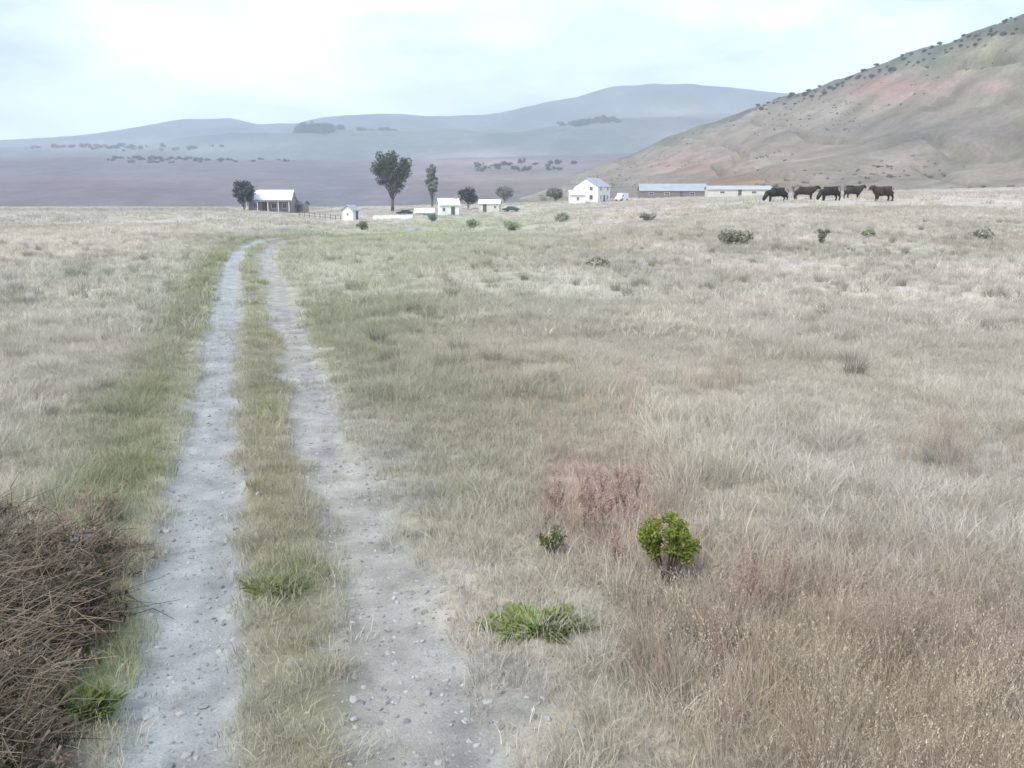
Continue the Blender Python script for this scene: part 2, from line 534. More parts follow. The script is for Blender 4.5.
# the hill on the right
def hill_right():
    pxs = np.concatenate([np.linspace(520, 1040, 300), np.linspace(1045, 1900, 60)])
    ts = np.linspace(0, 1.7, 200)
    sky_py = np.interp(pxs, [520, 560, 600, 640, 700, 770, 800, 850, 900, 950, 1000, 1024, 1200, 1900], [196, 182, 165, 150, 124, 99, 93, 74, 52, 32, 14, 4, -60, -150])
    yc = np.interp(pxs, [520, 640, 770, 1024, 1400, 1900], [1150, 1050, 850, 560, 520, 520])
    P, T = np.meshgrid(pxs, ts, indexing='ij')
    YC = yc[:, None] + 0 * T; SK = sky_py[:, None] + 0 * T
    Yh = 290 + (YC - 290) * T
    f = np.interp(T, [0, .25, .6, 1.0], [0, .16, .52, 1.0])
    PYt = 202 + (SK - 202) * f
    zc = CH + el(SK) * YC
    Z1 = CH + el(PYt) * Yh
    Z1 = np.where(T > 1, zc - (T - 1) ** 1.3 * 120 - (T - 1) * 20, Z1)
    Xh = a_of(P) * Yh
    Z1 = Z1 + (fbm(Xh / 70, Yh / 70, 5) - .5) * 13 * sstep(.05, .3, T) - 3 * (1 - sstep(0, .08, T))
    rid = 1 - np.abs(2 * fbm(Xh / 38 + 11, Yh / 260 + 3, 4) - 1) * 2
    gul = sstep(.72, .98, rid)
    Z1 = Z1 - 5.5 * gul * sstep(.12, .4, T) * (1 - sstep(.9, 1.0, T))
    nn = fbm(Xh / 40, Yh / 90 + 7, 4).ravel(); n2 = fbm(Xh / 150 + 9, Yh / 60 + 7, 4).ravel()
    PY = (190 - 906 * (Z1 - CH) / Yh).ravel(); PX = P.ravel()
    Cc = np.repeat(np.array([[.235, .20, .145]]), len(PY), 0) * (.72 + .56 * nn)[:, None]
    for (cx, cy, rx, ry, c, k) in [(960, 60, 90, 26, [.225, .225, .13], .8), (880, 92, 55, 12, [.29, .175, .135], .85), (960, 88, 50, 10, [.29, .205, .17], .7),
                                   (920, 136, 130, 18, [.15, .13, .11], .85), (740, 182, 55, 11, [.24, .15, .075], .85), (680, 165, 50, 10, [.30, .19, .14], .8),
                                   (760, 150, 80, 12, [.26, .20, .15], .6), (640, 185, 60, 9, [.21, .17, .14], .6), (900, 182, 150, 8, [.20, .175, .14], .6),
                                   (830, 112, 60, 8, [.26, .235, .16], .6)]:
        d = ((PX - cx) / rx) ** 2 + ((PY - cy) / ry) ** 2
        w = (np.exp(-d * (.5 + nn)) * k)[:, None]
        Cc = Cc * (1 - w) + np.array(c) * w
    Cc = Cc * (.85 + .3 * n2)[:, None]
    n4 = fbm(Xh / 11, Yh / 17, 4).ravel(); pt = sstep(.5, .6, n4) * .45 + .35 * gul.ravel()
    Cc = Cc * (1 - pt)[:, None] + np.array([.145, .135, .085]) * pt[:, None]
    Cc = Cc * np.array([1.05, 1.05, 1.10])
    w = (np.exp(-((T.ravel() - .985) / (.045 * (.2 + 1.6 * nn))) ** 2) * .8)[:, None]     # dark heath on the crest
    Cc = Cc * (1 - w) + np.array([.10, .11, .085]) * w
    o = mesh_np("hillside", np.stack([Xh.ravel(), Yh.ravel(), Z1.ravel()], 1), grid_faces(len(pxs), len(ts))[:, ::-1], m_hill)
    set_tint(o, Cc)
    tag(o, "dry grassy hillside climbing to the right above the farm", kind="structure")
    return pxs, ts, Xh, Yh, Z1
HP, HT, HX, HY, HZ = hill_right()
def hill_point(px, t):
    i = int(np.argmin(abs(HP - px))); j = int(np.argmin(abs(HT - t)))
    return float(HX[i, j]), float(HY[i, j]), float(HZ[i, j])

# ------------------------------------------------------------------ tufts and instancing (only for uncountable stuff)
def blades_mesh(name, n, rad, hmin, hmax, wid, lean, m, seed, seg=3, heads=0, curl=.5):
    r = np.random.default_rng(seed)
    V = []; Fs = []
    for i in range(n):
        a = r.uniform(0, 2 * math.pi); q = rad * math.sqrt(r.random())
        bx, by = q * math.cos(a), q * math.sin(a)
        h = r.uniform(hmin, hmax); w = wid * r.uniform(.6, 1.3)
        la = a + r.normal(0, 1.1); L = lean * r.uniform(.1, 1.2) * h
        fa = r.uniform(0, math.pi); ux, uy = math.cos(fa) * w / 2, math.sin(fa) * w / 2
        o = len(V)
        for k in range(seg + 1):
            t = k / seg
            b = L * (t ** (1 + curl * 2))
            z = h * t * (1 - .28 * (t ** 2) * (L / h))
            ww = (1 - t * .85)
            cx, cy = bx + math.cos(la) * b, by + math.sin(la) * b
            V += [(cx - ux * ww, cy - uy * ww, z - .02), (cx + ux * ww, cy + uy * ww, z - .02)]
            if k: Fs.append((o + 2 * k - 2, o + 2 * k - 1, o + 2 * k + 1, o + 2 * k))
        if r.random() < heads:
            for s in range(7):
                t = s / 6
                p = Vector((cx + math.cos(la) * .05 * t, cy + math.sin(la) * .05 * t, z - .02 + .11 * t - .02))
                g = r.normal(0, 1, 3); g = g / np.linalg.norm(g) * .012
                q2 = np.cross(g, [0, 0, 1.]); q2 = q2 / (np.linalg.norm(q2) + 1e-6) * .004
                o = len(V)
                p = np.array(p)
                V += [tuple(p), tuple(p + g * .6 + q2), tuple(p + g * 1.3 + [0, 0, .012]), tuple(p + g * .6 - q2)]
                Fs.append((o, o + 1, o + 2, o + 3))
    return mesh_np(name, V, Fs, m, smooth=False, do_link=False)

def scatter(name, sources, P, scale, tint, m, label, cat=None, rotx=.12):
    """one 'stuff' object: points that carry instances of unlinked source meshes"""
    cl = bpy.data.collections.new(name + "_sources")
    for s in sources: cl.objects.link(s)
    P = np.asarray(P, np.float32); n = len(P)
    me = bpy.data.meshes.new(name); me.vertices.add(n); me.vertices.foreach_set("co", P.ravel())
    me.materials.append(m)
    rot = np.stack([rng.normal(0, rotx, n), rng.normal(0, rotx, n), rng.uniform(0, 6.283, n)], 1).astype(np.float32)
    a = me.attributes.new("rot", 'FLOAT_VECTOR', 'POINT'); a.data.foreach_set("vector", rot.ravel())
    a = me.attributes.new("sca", 'FLOAT_VECTOR', 'POINT'); a.data.foreach_set("vector", np.asarray(scale, np.float32).reshape(n, -1).repeat(3 if np.ndim(scale) == 1 else 1, 1).ravel())
    a = me.attributes.new("pick", 'INT', 'POINT'); a.data.foreach_set("value", rng.integers(0, len(sources), n).astype(np.int32))
    a = me.attributes.new("tint", 'FLOAT_COLOR', 'POINT')
    C4 = np.ones((n, 4), np.float32); C4[:, :3] = np.clip(tint, 0, 1); a.data.foreach_set("color", C4.ravel())
    o = link(bpy.data.objects.new(name, me))
    g = bpy.data.node_groups.new(name + "_nodes", 'GeometryNodeTree')
    g.interface.new_socket("Geometry", in_out='INPUT', socket_type='NodeSocketGeometry')
    g.interface.new_socket("Geometry", in_out='OUTPUT', socket_type='NodeSocketGeometry')
    N = g.nodes; L = g.links
    gi = N.new("NodeGroupInput"); go = N.new("NodeGroupOutput")
    ci = N.new("GeometryNodeCollectionInfo"); ci.inputs['Collection'].default_value = cl
    ci.inputs['Separate Children'].default_value = True; ci.inputs['Reset Children'].default_value = True
    ip = N.new("GeometryNodeInstanceOnPoints"); ip.inputs['Pick Instance'].default_value = True
    def na(nm, ty):
        q = N.new("GeometryNodeInputNamedAttribute"); q.data_type = ty; q.inputs['Name'].default_value = nm; return q.outputs['Attribute']
    e2r = N.new("FunctionNodeEulerToRotation")
    L.new(na("rot", 'FLOAT_VECTOR'), e2r.inputs[0])
    L.new(e2r.outputs[0], ip.inputs['Rotation']); L.new(na("sca", 'FLOAT_VECTOR'), ip.inputs['Scale'])
    L.new(na("pick", 'INT'), ip.inputs['Instance Index'])
    L.new(gi.outputs[0], ip.inputs['Points']); L.new(ci.outputs[0], ip.inputs['Instance'])
    L.new(ip.outputs[0], go.inputs[0])
    mo = o.modifiers.new("scatter", 'NODES'); mo.node_group = g
    tag(o, label, cat, kind="stuff")
    return o

m_blade = blade_mat("grass_blade", trans=.25, var=.28)

def wedge(n, y0, y1, amax=.85, extra=1.5):
    """random points over the ground between two depths, uniform per area"""
    y = np.sqrt(rng.uniform(y0 ** 2, y1 ** 2, n)); x = rng.uniform(-1, 1, n) * (amax * y + extra)
    return x, y

short = [blades_mesh("turf_tuft", 70, .17, .05, .15, .006, .9, m_blade, 10 + i, seg=2) for i in range(4)]
medium = [blades_mesh("grass_tuft", 75, .15, .12, .30, .006, .75, m_blade, 20 + i) for i in range(4)]
tall = [blades_mesh("straw_tuft", 38, .13, .30, .62, .0055, .45, m_blade, 30 + i, heads=.6, curl=.7) for i in range(4)]
coarse = [blades_mesh("coarse_tuft", 46, .30, .14, .38, .02, .8, m_blade, 40 + i, seg=2) for i in range(3)]
vcoarse = [blades_mesh("far_tuft", 40, .7, .14, .42, .06, .8, m_blade, 50 + i, seg=2) for i in range(3)]

def cover_mask(x, y):
    s = track_off(x, y); l, r = rut(x, y, s)
    return s, np.maximum(l, r)

def lay(x, y, keep):
    x = x[keep]; y = y[keep]
    return x, y, ground_z(x, y)

def tuft_tint(x, y, gain=1.25):
    n = len(x)
    base = track_color(x, y, land_color(x, y)); plain = land_color(x, y)
    C = .5 * plain + .5 * base
    C = C * gain * rng.uniform(.78, 1.2, n)[:, None]
    gshift = rng.random(n) < .05
    C[gshift] = C[gshift] * .45 + OLIVE * .75
    return C

# short turf everywhere, sparse on the strip between the ruts
x, y = wedge(42000, 2.2, 20)
s, rt = cover_mask(x, y)
p = np.where(rt > .35, .02, np.where(np.abs(s) < 1.6, .55, 1.0))
x, y, z = lay(x, y, rng.random(len(x)) < p)
scatter("turf", short, np.stack([x, y, z], 1), rng.uniform(.6, 1.25, len(x)), tuft_tint(x, y), m_blade, "short dry turf covering the field near the track", "grass")

# knee-high dry grass
x, y = wedge(30000, 2.2, 24)
s, rt = cover_mask(x, y)
clump = fbm(x / 1.3, y / 1.6, 3)
p = sstep(.40, .62, clump) * (np.abs(s) > 1.5) * .95
p = np.where((s > 1.2) & (s < 2.6) & (y < 12), p * .45, p)
x, y, z = lay(x, y, rng.random(len(x)) < p)
hs = .65 + .8 * fbm(x / 2.5, y / 2.5, 2) * rng.uniform(.6, 1.3, len(x))
scatter("dry_grass", medium, np.stack([x, y, z], 1), hs, tuft_tint(x, y, 1.32), m_blade, "pale dry grass in loose tussocks either side of the track", "grass")

# separate tussocks
tuss = [blades_mesh("tussock", 170, .13, .16, .46, .007, .95, m_blade, 70 + i, heads=.05) for i in range(3)]
x, y = wedge(2600, 3.2, 62, .8)
s, rt = cover_mask(x, y)
x, y, z = lay(x, y, (np.abs(s) > 2.1) & (rng.random(len(x)) < .25 + .75 * sstep(.42, .6, fbm(x / 6, y / 8, 3))) & (rng.random(len(x)) < np.where(y < 12, .8, 1)))
tt = tuft_tint(x, y, 1.0) * rng.uniform(.62, 1.25, len(x))[:, None]
scatter("tussock_grass", tuss, np.stack([x, y, z], 1), rng.uniform(.55, 1.25, len(x)), tt, m_blade, "rounder darker tussocks standing out of the dry field", "grass")

# tall straw at the right front
x, y = wedge(9000, 2.2, 14)
s, rt = cover_mask(x, y)
a = x / y
wz = np.exp(-(((x - 2.3) / 1.9) ** 2 + ((y - 4.4) / 1.5) ** 2)) * 1.0
wz = np.maximum(wz, .10 * sstep(.55, .7, fbm(x / 1.5 + 9, y / 2, 3)) * (s > 3))
wz = np.maximum(wz, .14 * sstep(.5, .7, fbm(x / 1.5 + 3, y / 2, 3)) * (s < -2.2))
x, y, z = lay(x, y, (rng.random(len(x)) < wz) & (np.abs(s) > 2.0))
tt = np.array([.53, .45, .34]) * rng.uniform(.75, 1.2, len(x))[:, None]
pk = rng.random(len(x)) < .18; tt[pk] = np.array([.39, .30, .235])
scatter("tall_straw_grass", tall, np.stack([x, y, z], 1), rng.uniform(.55, 1.0, len(x)), tt, m_blade, "tall straw coloured grass with seed heads at the right front", "grass", rotx=.1)

# the field farther out
x, y = wedge(60000, 18, 80, .8)
s, rt = cover_mask(x, y)
p = (.25 + .75 * sstep(.30, .60, fbm(x / 3.0, y / 4.5, 3))) * np.where(np.abs(s) < 1.3, .25, 1) * (rt < .3)
x, y, z = lay(x, y, rng.random(len(x)) < p)
scatter("field_grass", coarse, np.stack([x, y, z], 1), rng.uniform(.5, 1.05, len(x)), tuft_tint(x, y, 1.32), m_blade, "rough dry grass over the middle of the field", "grass")
x, y = wedge(34000, 65, 330, .75)
s, rt = cover_mask(x, y)
p = (.3 + .7 * sstep(.35, .62, fbm(x / 9.0, y / 14, 3))) * (np.abs(s) > 1.6)
x, y, z = lay(x, y, rng.random(len(x)) < p)
scatter("far_field_grass", vcoarse, np.stack([x, y, z], 1), rng.uniform(.5, 1.2, len(x)), tuft_tint(x, y, 1.25), m_blade, "rough dry grass along the far edge of the field", "grass")

# green grass on the left verge and the middle strip
x, y = wedge(26000, 2.2, 42)
s, rt = cover_mask(x, y)
patchy = sstep(.38, .62, fbm(x / .9 + 4, y / 1.8, 3))
wv = np.exp(-((s + 1.62) / .34) ** 2) * .85 * patchy + np.exp(-(s / .22) ** 2) * .55 * sstep(.5, .66, fbm(x + 9, y / 1.6, 3))
wv = wv * (rt < .25)
x, y, z = lay(x, y, rng.random(len(x)) < wv)
tt = np.array([.22, .265, .08]) * rng.uniform(.7, 1.4, len(x))[:, None]
tt[rng.random(len(x)) < .35] = np.array([.28, .26, .14])
scatter("verge_grass", short, np.stack([x, y, z], 1), rng.uniform(.6, 1.35, len(x)) * (1 + y / 60), tt, m_blade, "greener grass along the left verge and between the ruts", "grass")

# chippings on the ruts
def stone_mesh(name, seed, m):
    bm = bmesh.new(); bmesh.ops.create_icosphere(bm, subdivisions=1, radius=1)
    r = random.Random(seed)
    for v in bm.verts: v.co *= r.uniform(.7, 1.2); v.co.z *= .6
    me = bpy.data.meshes.new(name); bm.to_mesh(me); bm.free(); me.materials.append(m)
    return bpy.data.objects.new(name, me)
m_chip = blade_mat("stone_chip", trans=0, var=.02)
chips = [stone_mesh("stone_chip", i, m_chip) for i in range(4)]
y = rng.uniform(2.5, 22, 26000) ** 1.0; y = 2.5 + 20 * rng.random(26000) ** 1.6
x = track_x(y) + rng.uniform(-2.2, 2.6, len(y))
s, rt = cover_mask(x, y)
p = np.where(rt > .2, .75, .10) + .25 * np.exp(-((s - 1.4) / .5) ** 2)
x, y, z = lay(x, y, rng.random(len(x)) < p)
tt = np.array([.35, .345, .33]) * rng.uniform(.55, 1.25, len(x))[:, None]
scatter("gravel", chips, np.stack([x, y, z + .003], 1), rng.gamma(2.2, .0042, len(x)) + .003, tt, m_chip, "loose grey chippings scattered in the wheel ruts", "gravel", rotx=.4)

# ------------------------------------------------------------------ dead bracken on the left bank
m_brk = blade_mat("bracken_frond", trans=.15, var=.4)
def bracken_mesh(seed):
    r = np.random.default_rng(seed); mb = MB()
    for i in range(7):
        a = r.uniform(0, 6.28); q0 = r.normal(0, .12, 2); L2 = r.uniform(.25, .6)
        mb.tube([(q0[0], q0[1], 0), (q0[0] + math.cos(a) * L2 * .5, q0[1] + math.sin(a) * L2 * .5, L2 * r.uniform(.1, .5)), (q0[0] + math.cos(a) * L2, q0[1] + math.sin(a) * L2, L2 * r.uniform(0, .6))], [.004, .003, .0015], n=4)
    for i in range(7):
        a = r.uniform(0, 6.28); L = r.uniform(.22, .5); up = r.uniform(.15, .7)
        p0 = np.array([r.normal(0, .05), r.normal(0, .05), -.02])
        d = np.array([math.cos(a), math.sin(a), up]); d /= np.linalg.norm(d)
        pts = [p0 + d * L * t + np.array([0, 0, -.26 * L * t * t * 1.6]) for t in np.linspace(0, 1, 6)]
        mb.tube(pts, [.005, .0045, .004, .003, .002, .001], n=4)
        side = np.cross(d, [0, 0, 1.]); side /= np.linalg.norm(side)
        P = []; U = []; W = []
        for t in np.linspace(.15, 1, 24):
            k = t * 5; i0 = min(int(k), 4); q = pts[i0] + (pts[i0 + 1] - pts[i0]) * (k - i0)
            for sg in (-1, 1):
                l = .055 * (1.15 - t) * r.uniform(.5, 1.3)
                dd = side * sg * l + d * l * .35 + r.normal(0, .012, 3)
                P.append(q + dd); U.append(dd); W.append(d * .0042 + r.normal(0, .003, 3))
        mb.quads(np.array(P), np.array(U), np.array(W))
    me = bpy.data.meshes.new("bracken_frond"); me.from_pydata(mb.V, [], mb.F); me.materials.append(m_brk)
    return bpy.data.objects.new("bracken_frond", me)
brk = [bracken_mesh(i) for i in range(4)]
y = rng.uniform(2.6, 8.4, 4300); x = track_x(y) + rng.normal(-2.15, .55, 4300) * (1 + .05 * (y - 4))
s, rt = cover_mask(x, y)
x, y, z = lay(x, y, (s < -1.36 - .3 * rng.random(len(s))) & (np.hypot(x - hit(84, 705)[0], y - hit(84, 705)[1]) > .24) & (y < 7.4 + 1.2 * (fbm(x, y, 2) - .3)) & (s > -3.6) & (fbm(x * 1.2, y * 1.2, 3) + .25 * rng.random(len(x)) > .46 + .10 * (y > 7.2)))
tt = np.array([.18, .145, .105]) * rng.uniform(.35, 1.7, len(x))[:, None]
pk = rng.random(len(x)) < .22; tt[pk] = np.array([.25, .21, .16])
scatter("dead_bracken", brk, np.stack([x, y, z], 1), rng.uniform(.55, 1.1, len(x)), tt, m_brk, "matted dark brown dead bracken on the bank at the left front", "bracken", rotx=.35)

# ------------------------------------------------------------------ plants close by
def leaf_cloud(mb, centres, radii, n, size, r, flat=.0):
    """n leaf quads in lumps"""
    centres = np.array(centres, float); radii = np.array(radii, float)
    w = radii ** 2; idx = r.choice(len(centres), n, p=w / w.sum())
    d = r.normal(0, 1, (n, 3)); d /= np.linalg.norm(d, axis=1)[:, None]
    P = centres[idx] + d * (radii[idx] * r.random(n) ** .45)[:, None] * np.array([1, 1, .85])
    U = r.normal(0, 1, (n, 3)); U /= np.linalg.norm(U, axis=1)[:, None]
    W = np.cross(U, r.normal(0, 1, (n, 3))); W /= np.linalg.norm(W, axis=1)[:, None]
    sz = size * r.uniform(.6, 1.3, n)
    mb.quads(P, U * sz[:, None], W * sz[:, None] * .55)

def near_shrub(label, px, py, w, h, col, n, seed, leaf=.014, cat="shrub", nm="green_shrub"):
    x, y = hit(px, py); z = gz(x, y)
    root = empty(nm, (x, y, z))
    tag(root, label, cat)
    r = np.random.default_rng(seed)
    st = MB(); fo = MB()
    cs = []; rs = []
    k = 11
    for i in range(k):
        a = 6.283 * i / k + r.normal(0, .3); q = r.uniform(.15, .85) * w / 2
        tip = np.array([math.cos(a) * q, math.sin(a) * q, h * r.uniform(.45, .92)])
        mid = tip * [.45, .45, .5] + r.normal(0, .01, 3)
        st.tube([(r.normal(0, .01), r.normal(0, .01), -.03), mid, tip], [.010, .007, .003], n=5)
        cs.append(tip); rs.append(w * r.uniform(.12, .2))
        cs.append(mid + (tip - mid) * .5); rs.append(w * r.uniform(.08, .14))
    leaf_cloud(fo, cs, rs, n, leaf, r)
    mname = nm + "_leaf_" + str(seed)
    fo.build("foliage", blade_mat(mname, col=col, trans=.3, var=.4), root)
    st.build("stem", mat("shrub_bark", (.10, .08, .055), var=.3), root, smooth=True)
    return root
near_shrub("bright green leafy bush standing in the dry grass", 668, 590, .50, .62, (.23, .27, .06), 3600, 3, .011)
near_shrub("small olive sprig left of the bright green bush", 552, 556, .26, .26, (.16, .19, .08), 500, 5, .010, "plant", "weed_plant")

def ground_plant(label, px, py, rad, col, n, seed, nm="low_plant", lmax=.14, zs=1.0):
    """broad leaved rosette plant lying on the ground"""
    x, y = hit(px, py); z = gz(x, y)
    root = empty(nm, (x, y, z)); tag(root, label, "plant")
    r = np.random.default_rng(seed); mb = MB(); st = MB()
    V = []; Fs = []
    for i in range(n):
        a = r.uniform(0, 6.283); q = rad * r.random() ** .6 * (.55 + .5 * math.sin(a * 3 + seed) ** 2 + .3 * math.cos(a) ** 2)
        ca, sa = math.cos(a + r.normal(0, .5)), math.sin(a + r.normal(0, .5))
        bx, by = q * math.cos(a), q * math.sin(a) * .75
        L = r.uniform(.5, 1) * lmax; w = L * .17; up = r.uniform(.4, 1.3) * zs
        o = len(mb.V); vs = []
        for k, (t, ww) in enumerate([(0, .25), (.35, .9), (.7, 1), (1, .1)]):
            zz = L * up * t * (1 - .45 * t) + .01
            vs += [(bx + ca * L * t - sa * w * ww, by + sa * L * t + ca * w * ww, zz), (bx + ca * L * t + sa * w * ww, by + sa * L * t - ca * w * ww, zz + .006)]
        mb.add(vs, [(0, 1, 3, 2), (2, 3, 5, 4), (4, 5, 7, 6)])
        if i % 4 == 0: st.tube([(bx * .2, by * .2, 0), (bx, by, .015)], .003, n=4)
    mb.build("foliage", blade_mat(nm + "_leaf_" + str(seed), col=col, trans=.3, var=.35), root)
    st.build("stem", mat("shrub_bark", (.10, .08, .055), var=.3), root)
    return root
ground_plant("low spreading green plant beside the right rut", 538, 628, .32, (.25, .31, .10), 1000, 8, lmax=.075, zs=1.5)
ground_plant("low green plant growing against the dead bracken", 84, 712, .17, (.17, .23, .06), 420, 9, lmax=.075, zs=1.5)
ground_plant("small green plant in the middle strip of the track", 277, 596, .20, (.15, .185, .06), 130, 12, lmax=.09)

# reddish dock stalks
m_dock = blade_mat("dock_seed_head", col=(.38, .255, .215), trans=.15, var=.4)
m_docks = mat("dock_stalk", (.33, .25, .19), var=.25)
def dock(seed):
    r = np.random.default_rng(seed)
    root = empty("dock_stalk", (0, 0, 0)); st = MB(); sd_ = MB()
    H = r.uniform(.38, .55)
    P = []; U = []; W = []
    for b in range(4):
        a = r.uniform(0, 6.28); tip = np.array([math.cos(a) * .09 * (b > 0), math.sin(a) * .09 * (b > 0), H * (1 - .12 * b)])
        base = np.array([0, 0, H * .1 * b]); st.tube([base, base * .4 + tip * .6 + r.normal(0, .008, 3), tip], [.004, .003, .0015], n=5)
        for t in np.linspace(.45, 1, 26):
            for q in range(3):
                c = base + (tip - base) * t + r.normal(0, .012, 3); P.append(c)
                u = r.normal(0, 1, 3); u /= np.linalg.norm(u); w = np.cross(u, r.normal(0, 1, 3)); w /= np.linalg.norm(w)
                U.append(u * .005); W.append(w * .004)
    sd_.quads(np.array(P), np.array(U), np.array(W))
    sd_.build("seed_head", m_dock, root); st.build("stem", m_docks, root, smooth=True)
    return root
protos = [dock(1), dock(2), dock(3)]
spots = [(rng.normal(598, 26), rng.normal(528, 22)) for _ in range(22)] + [(rng.normal(735, 30), rng.normal(600, 10)) for _ in range(4)]
for i, (px, py) in enumerate(spots):
    o = protos[i] if i < 3 else copy_tree(protos[i % 3])
    x, y = hit(px, py)
    o.location = (x, y, gz(x, y) - .02); o.rotation_euler = (random.gauss(0, .1), random.gauss(0, .1), random.uniform(0, 6.28))
    sc_ = random.uniform(.7, 1.1); o.scale = (sc_,) * 3
    if px < 680: tag(o, "reddish dry dock stalk in the pink patch left of the green bush", "weed", "reddish dock stalks left of the green bush")
    else: tag(o, "reddish dry dock stalk among the straw right of the green bush", "weed", "reddish dock stalks right of the green bush")

# pale stones at the bank
m_stone = mat("field_stone", (.36, .37, .37), var=.3, scale=6, bump=.5, bscale=25)
def stone(px, py, w, d, h, label, seed):
    x, y = hit(px, py); bm = bmesh.new(); bmesh.ops.create_icosphere(bm, subdivisions=3, radius=.5)
    r = random.Random(seed); o1 = Vector((r.random() * 9, r.random() * 9, 0))
    from mathutils import noise as mn
    for v in bm.verts:
        v.co *= 1 + .45 * mn.noise(v.co * 2.2 + o1) + .12 * mn.noise(v.co * 6 + o1)
        v.co = Vector((v.co.x * w, v.co.y * d, v.co.z * h))
    me = bpy.data.meshes.new("stone"); bm.to_mesh(me); bm.free(); me.materials.append(m_stone)
    me.polygons.foreach_set("use_smooth", [True] * len(me.polygons))
    o = link(bpy.data.objects.new("stone", me)); o.location = (x, y, gz(x, y) + h * .22); o.rotation_euler = (0, 0, r.random() * 6)
    tag(o, label, "stone")
stone(74, 556, .46, .36, .26, "largest pale grey stone above the dead bracken", 1)
stone(50, 574, .22, .18, .15, "smaller grey stone in front of the largest stone", 2)
stone(4, 690, .16, .12, .10, "small whitish stone in the bracken at the left edge", 5)

# ------------------------------------------------------------------ trees
m_bark = mat("tree_bark", (.13, .11, .09), var=.3, scale=2, bump=.5, bscale=8)
def make_tree(nm, H, Wd, col, seed, nleaf=5200, leaf=.2, trunk_h=.22, shape='round', root=None):
    r = np.random.default_rng(seed)
    root = root or empty(nm, (0, 0, 0))
    tk = MB(); cr_ = MB()
    tr = H * .022
    tk.tube([(0, 0, -.4), (r.normal(0, .05), 0, H * trunk_h), (r.normal(0, .03 * H), r.normal(0, .02 * H), H * .62), (0, 0, H * .88)], [tr * 1.25, tr, tr * .5, tr * .15], n=8)
    cs = []; rs = []
    nb = 26
    for i in range(nb):
        t = i / (nb - 1)
        z0 = H * (trunk_h + .5 * t * (1 - trunk_h)); a = i * 2.4 + r.normal(0, .35)
        if shape == 'round': reach = Wd / 2 * (.55 + .45 * math.sin(math.pi * (t * .8 + .12))) * r.uniform(.6, 1.05)
        else: reach = Wd / 2 * (1.0 - .55 * t) * r.uniform(.6, 1.05)
        z1 = min(H * .97, z0 + (H - z0) * r.uniform(.3, .6) + H * .10 * t)
        tip = np.array([math.cos(a) * reach, math.sin(a) * reach, z1])
        mid = np.array([tip[0] * .45, tip[1] * .45, z0 + (z1 - z0) * .35])
        tk.tube([(0, 0, z0), mid, tip], [tr * .42, tr * .28, tr * .06], n=5)
        cs.append(tip * [.82, .82, .97]); rs.append(Wd * r.uniform(.12, .19))
        cs.append(mid * .4 + tip * .6 + r.normal(0, Wd * .04, 3)); rs.append(Wd * r.uniform(.10, .16))
    cs.append(np.array([0, 0, H * .88])); rs.append(Wd * .15)
    for zz in (.35, .5, .65, .78): cs.append(np.array([r.normal(0, Wd * .06), r.normal(0, Wd * .06), H * zz])); rs.append(Wd * .2)
    leaf_cloud(cr_, cs, rs, nleaf, leaf, r)
    cr_.build("crown", blade_mat(nm + "_leaf_" + str(seed), col=col, trans=.2, var=.35), root)
    tk.build("trunk", m_bark, root, smooth=True)
    return root

def place_far(o, px, Y, dz=0, rz=0, s=1):
    x = float(a_of(px)) * Y
    o.location = (x, Y, gz(x, Y, False) + dz); o.rotation_euler = (0, 0, rz); o.scale = (s, s, s)
    return o

t = place_far(make_tree("broadleaf_tree", 18.0, 11.6, (.10, .11, .085), 1, 6000, .24, .15), 392, 262)
tag(t, "largest dark round-crowned tree standing behind the farm", "tree")
t = place_far(make_tree("poplar_tree", 15, 5.0, (.24, .26, .21), 2, 3000, .24, .05, 'col'), 432, 300)
tag(t, "slim pale tree right of the largest dark tree", "tree")
t = place_far(make_tree("broadleaf_tree", 7.8, 6.0, (.10, .11, .10), 4, 3600, .2, .04), 243, 232)
tag(t, "dark tree against the left end of the veranda bungalow", "tree")
t = place_far(make_tree("broadleaf_tree", 6.6, 6.0, (.09, .10, .09), 5, 2600, .18, .05), 468, 262)
tag(t, "small dark tree behind the right end of the white cottage", "tree")
t = place_far(make_tree("broadleaf_tree", 4.6, 6, (.20, .21, .16), 6, 2600, .2, .1), 555, 300)
tag(t, "grey green tree left of the tall white house", "tree")
t = place_far(make_tree("broadleaf_tree", 6.0, 7, (.22, .25, .19), 7, 2600, .2, .1), 505, 330)
tag(t, "soft green tree behind the cream shed", "tree")

# scrubby trees along the skyline of the right-hand hill
sk = [make_tree("hilltop_bush", 7.5, 9.5, (.12, .135, .11), 20 + i, 1700, .34, .04) for i in range(3)]
k = 0
for px in np.concatenate([np.linspace(750, 1060, 110)]):
    px = px + random.uniform(-3, 3)
    x, y, z = hill_point(px, random.uniform(.93, 1.0))
    o = sk[k] if k < 3 else copy_tree(sk[k % 3])
    s = random.uniform(.2, .48) * (1.1 if px < 900 else .8)
    o.location = (x, y, z - .4); o.scale = (s * 1.1, s * 1.1, s * random.uniform(.6, 1.1)); o.rotation_euler = (0, 0, random.uniform(0, 6))
    tag(o, "scrubby grey green bush in the line along the hilltop on the right", "bush", "scrubby bushes along the hilltop skyline")
    k += 1

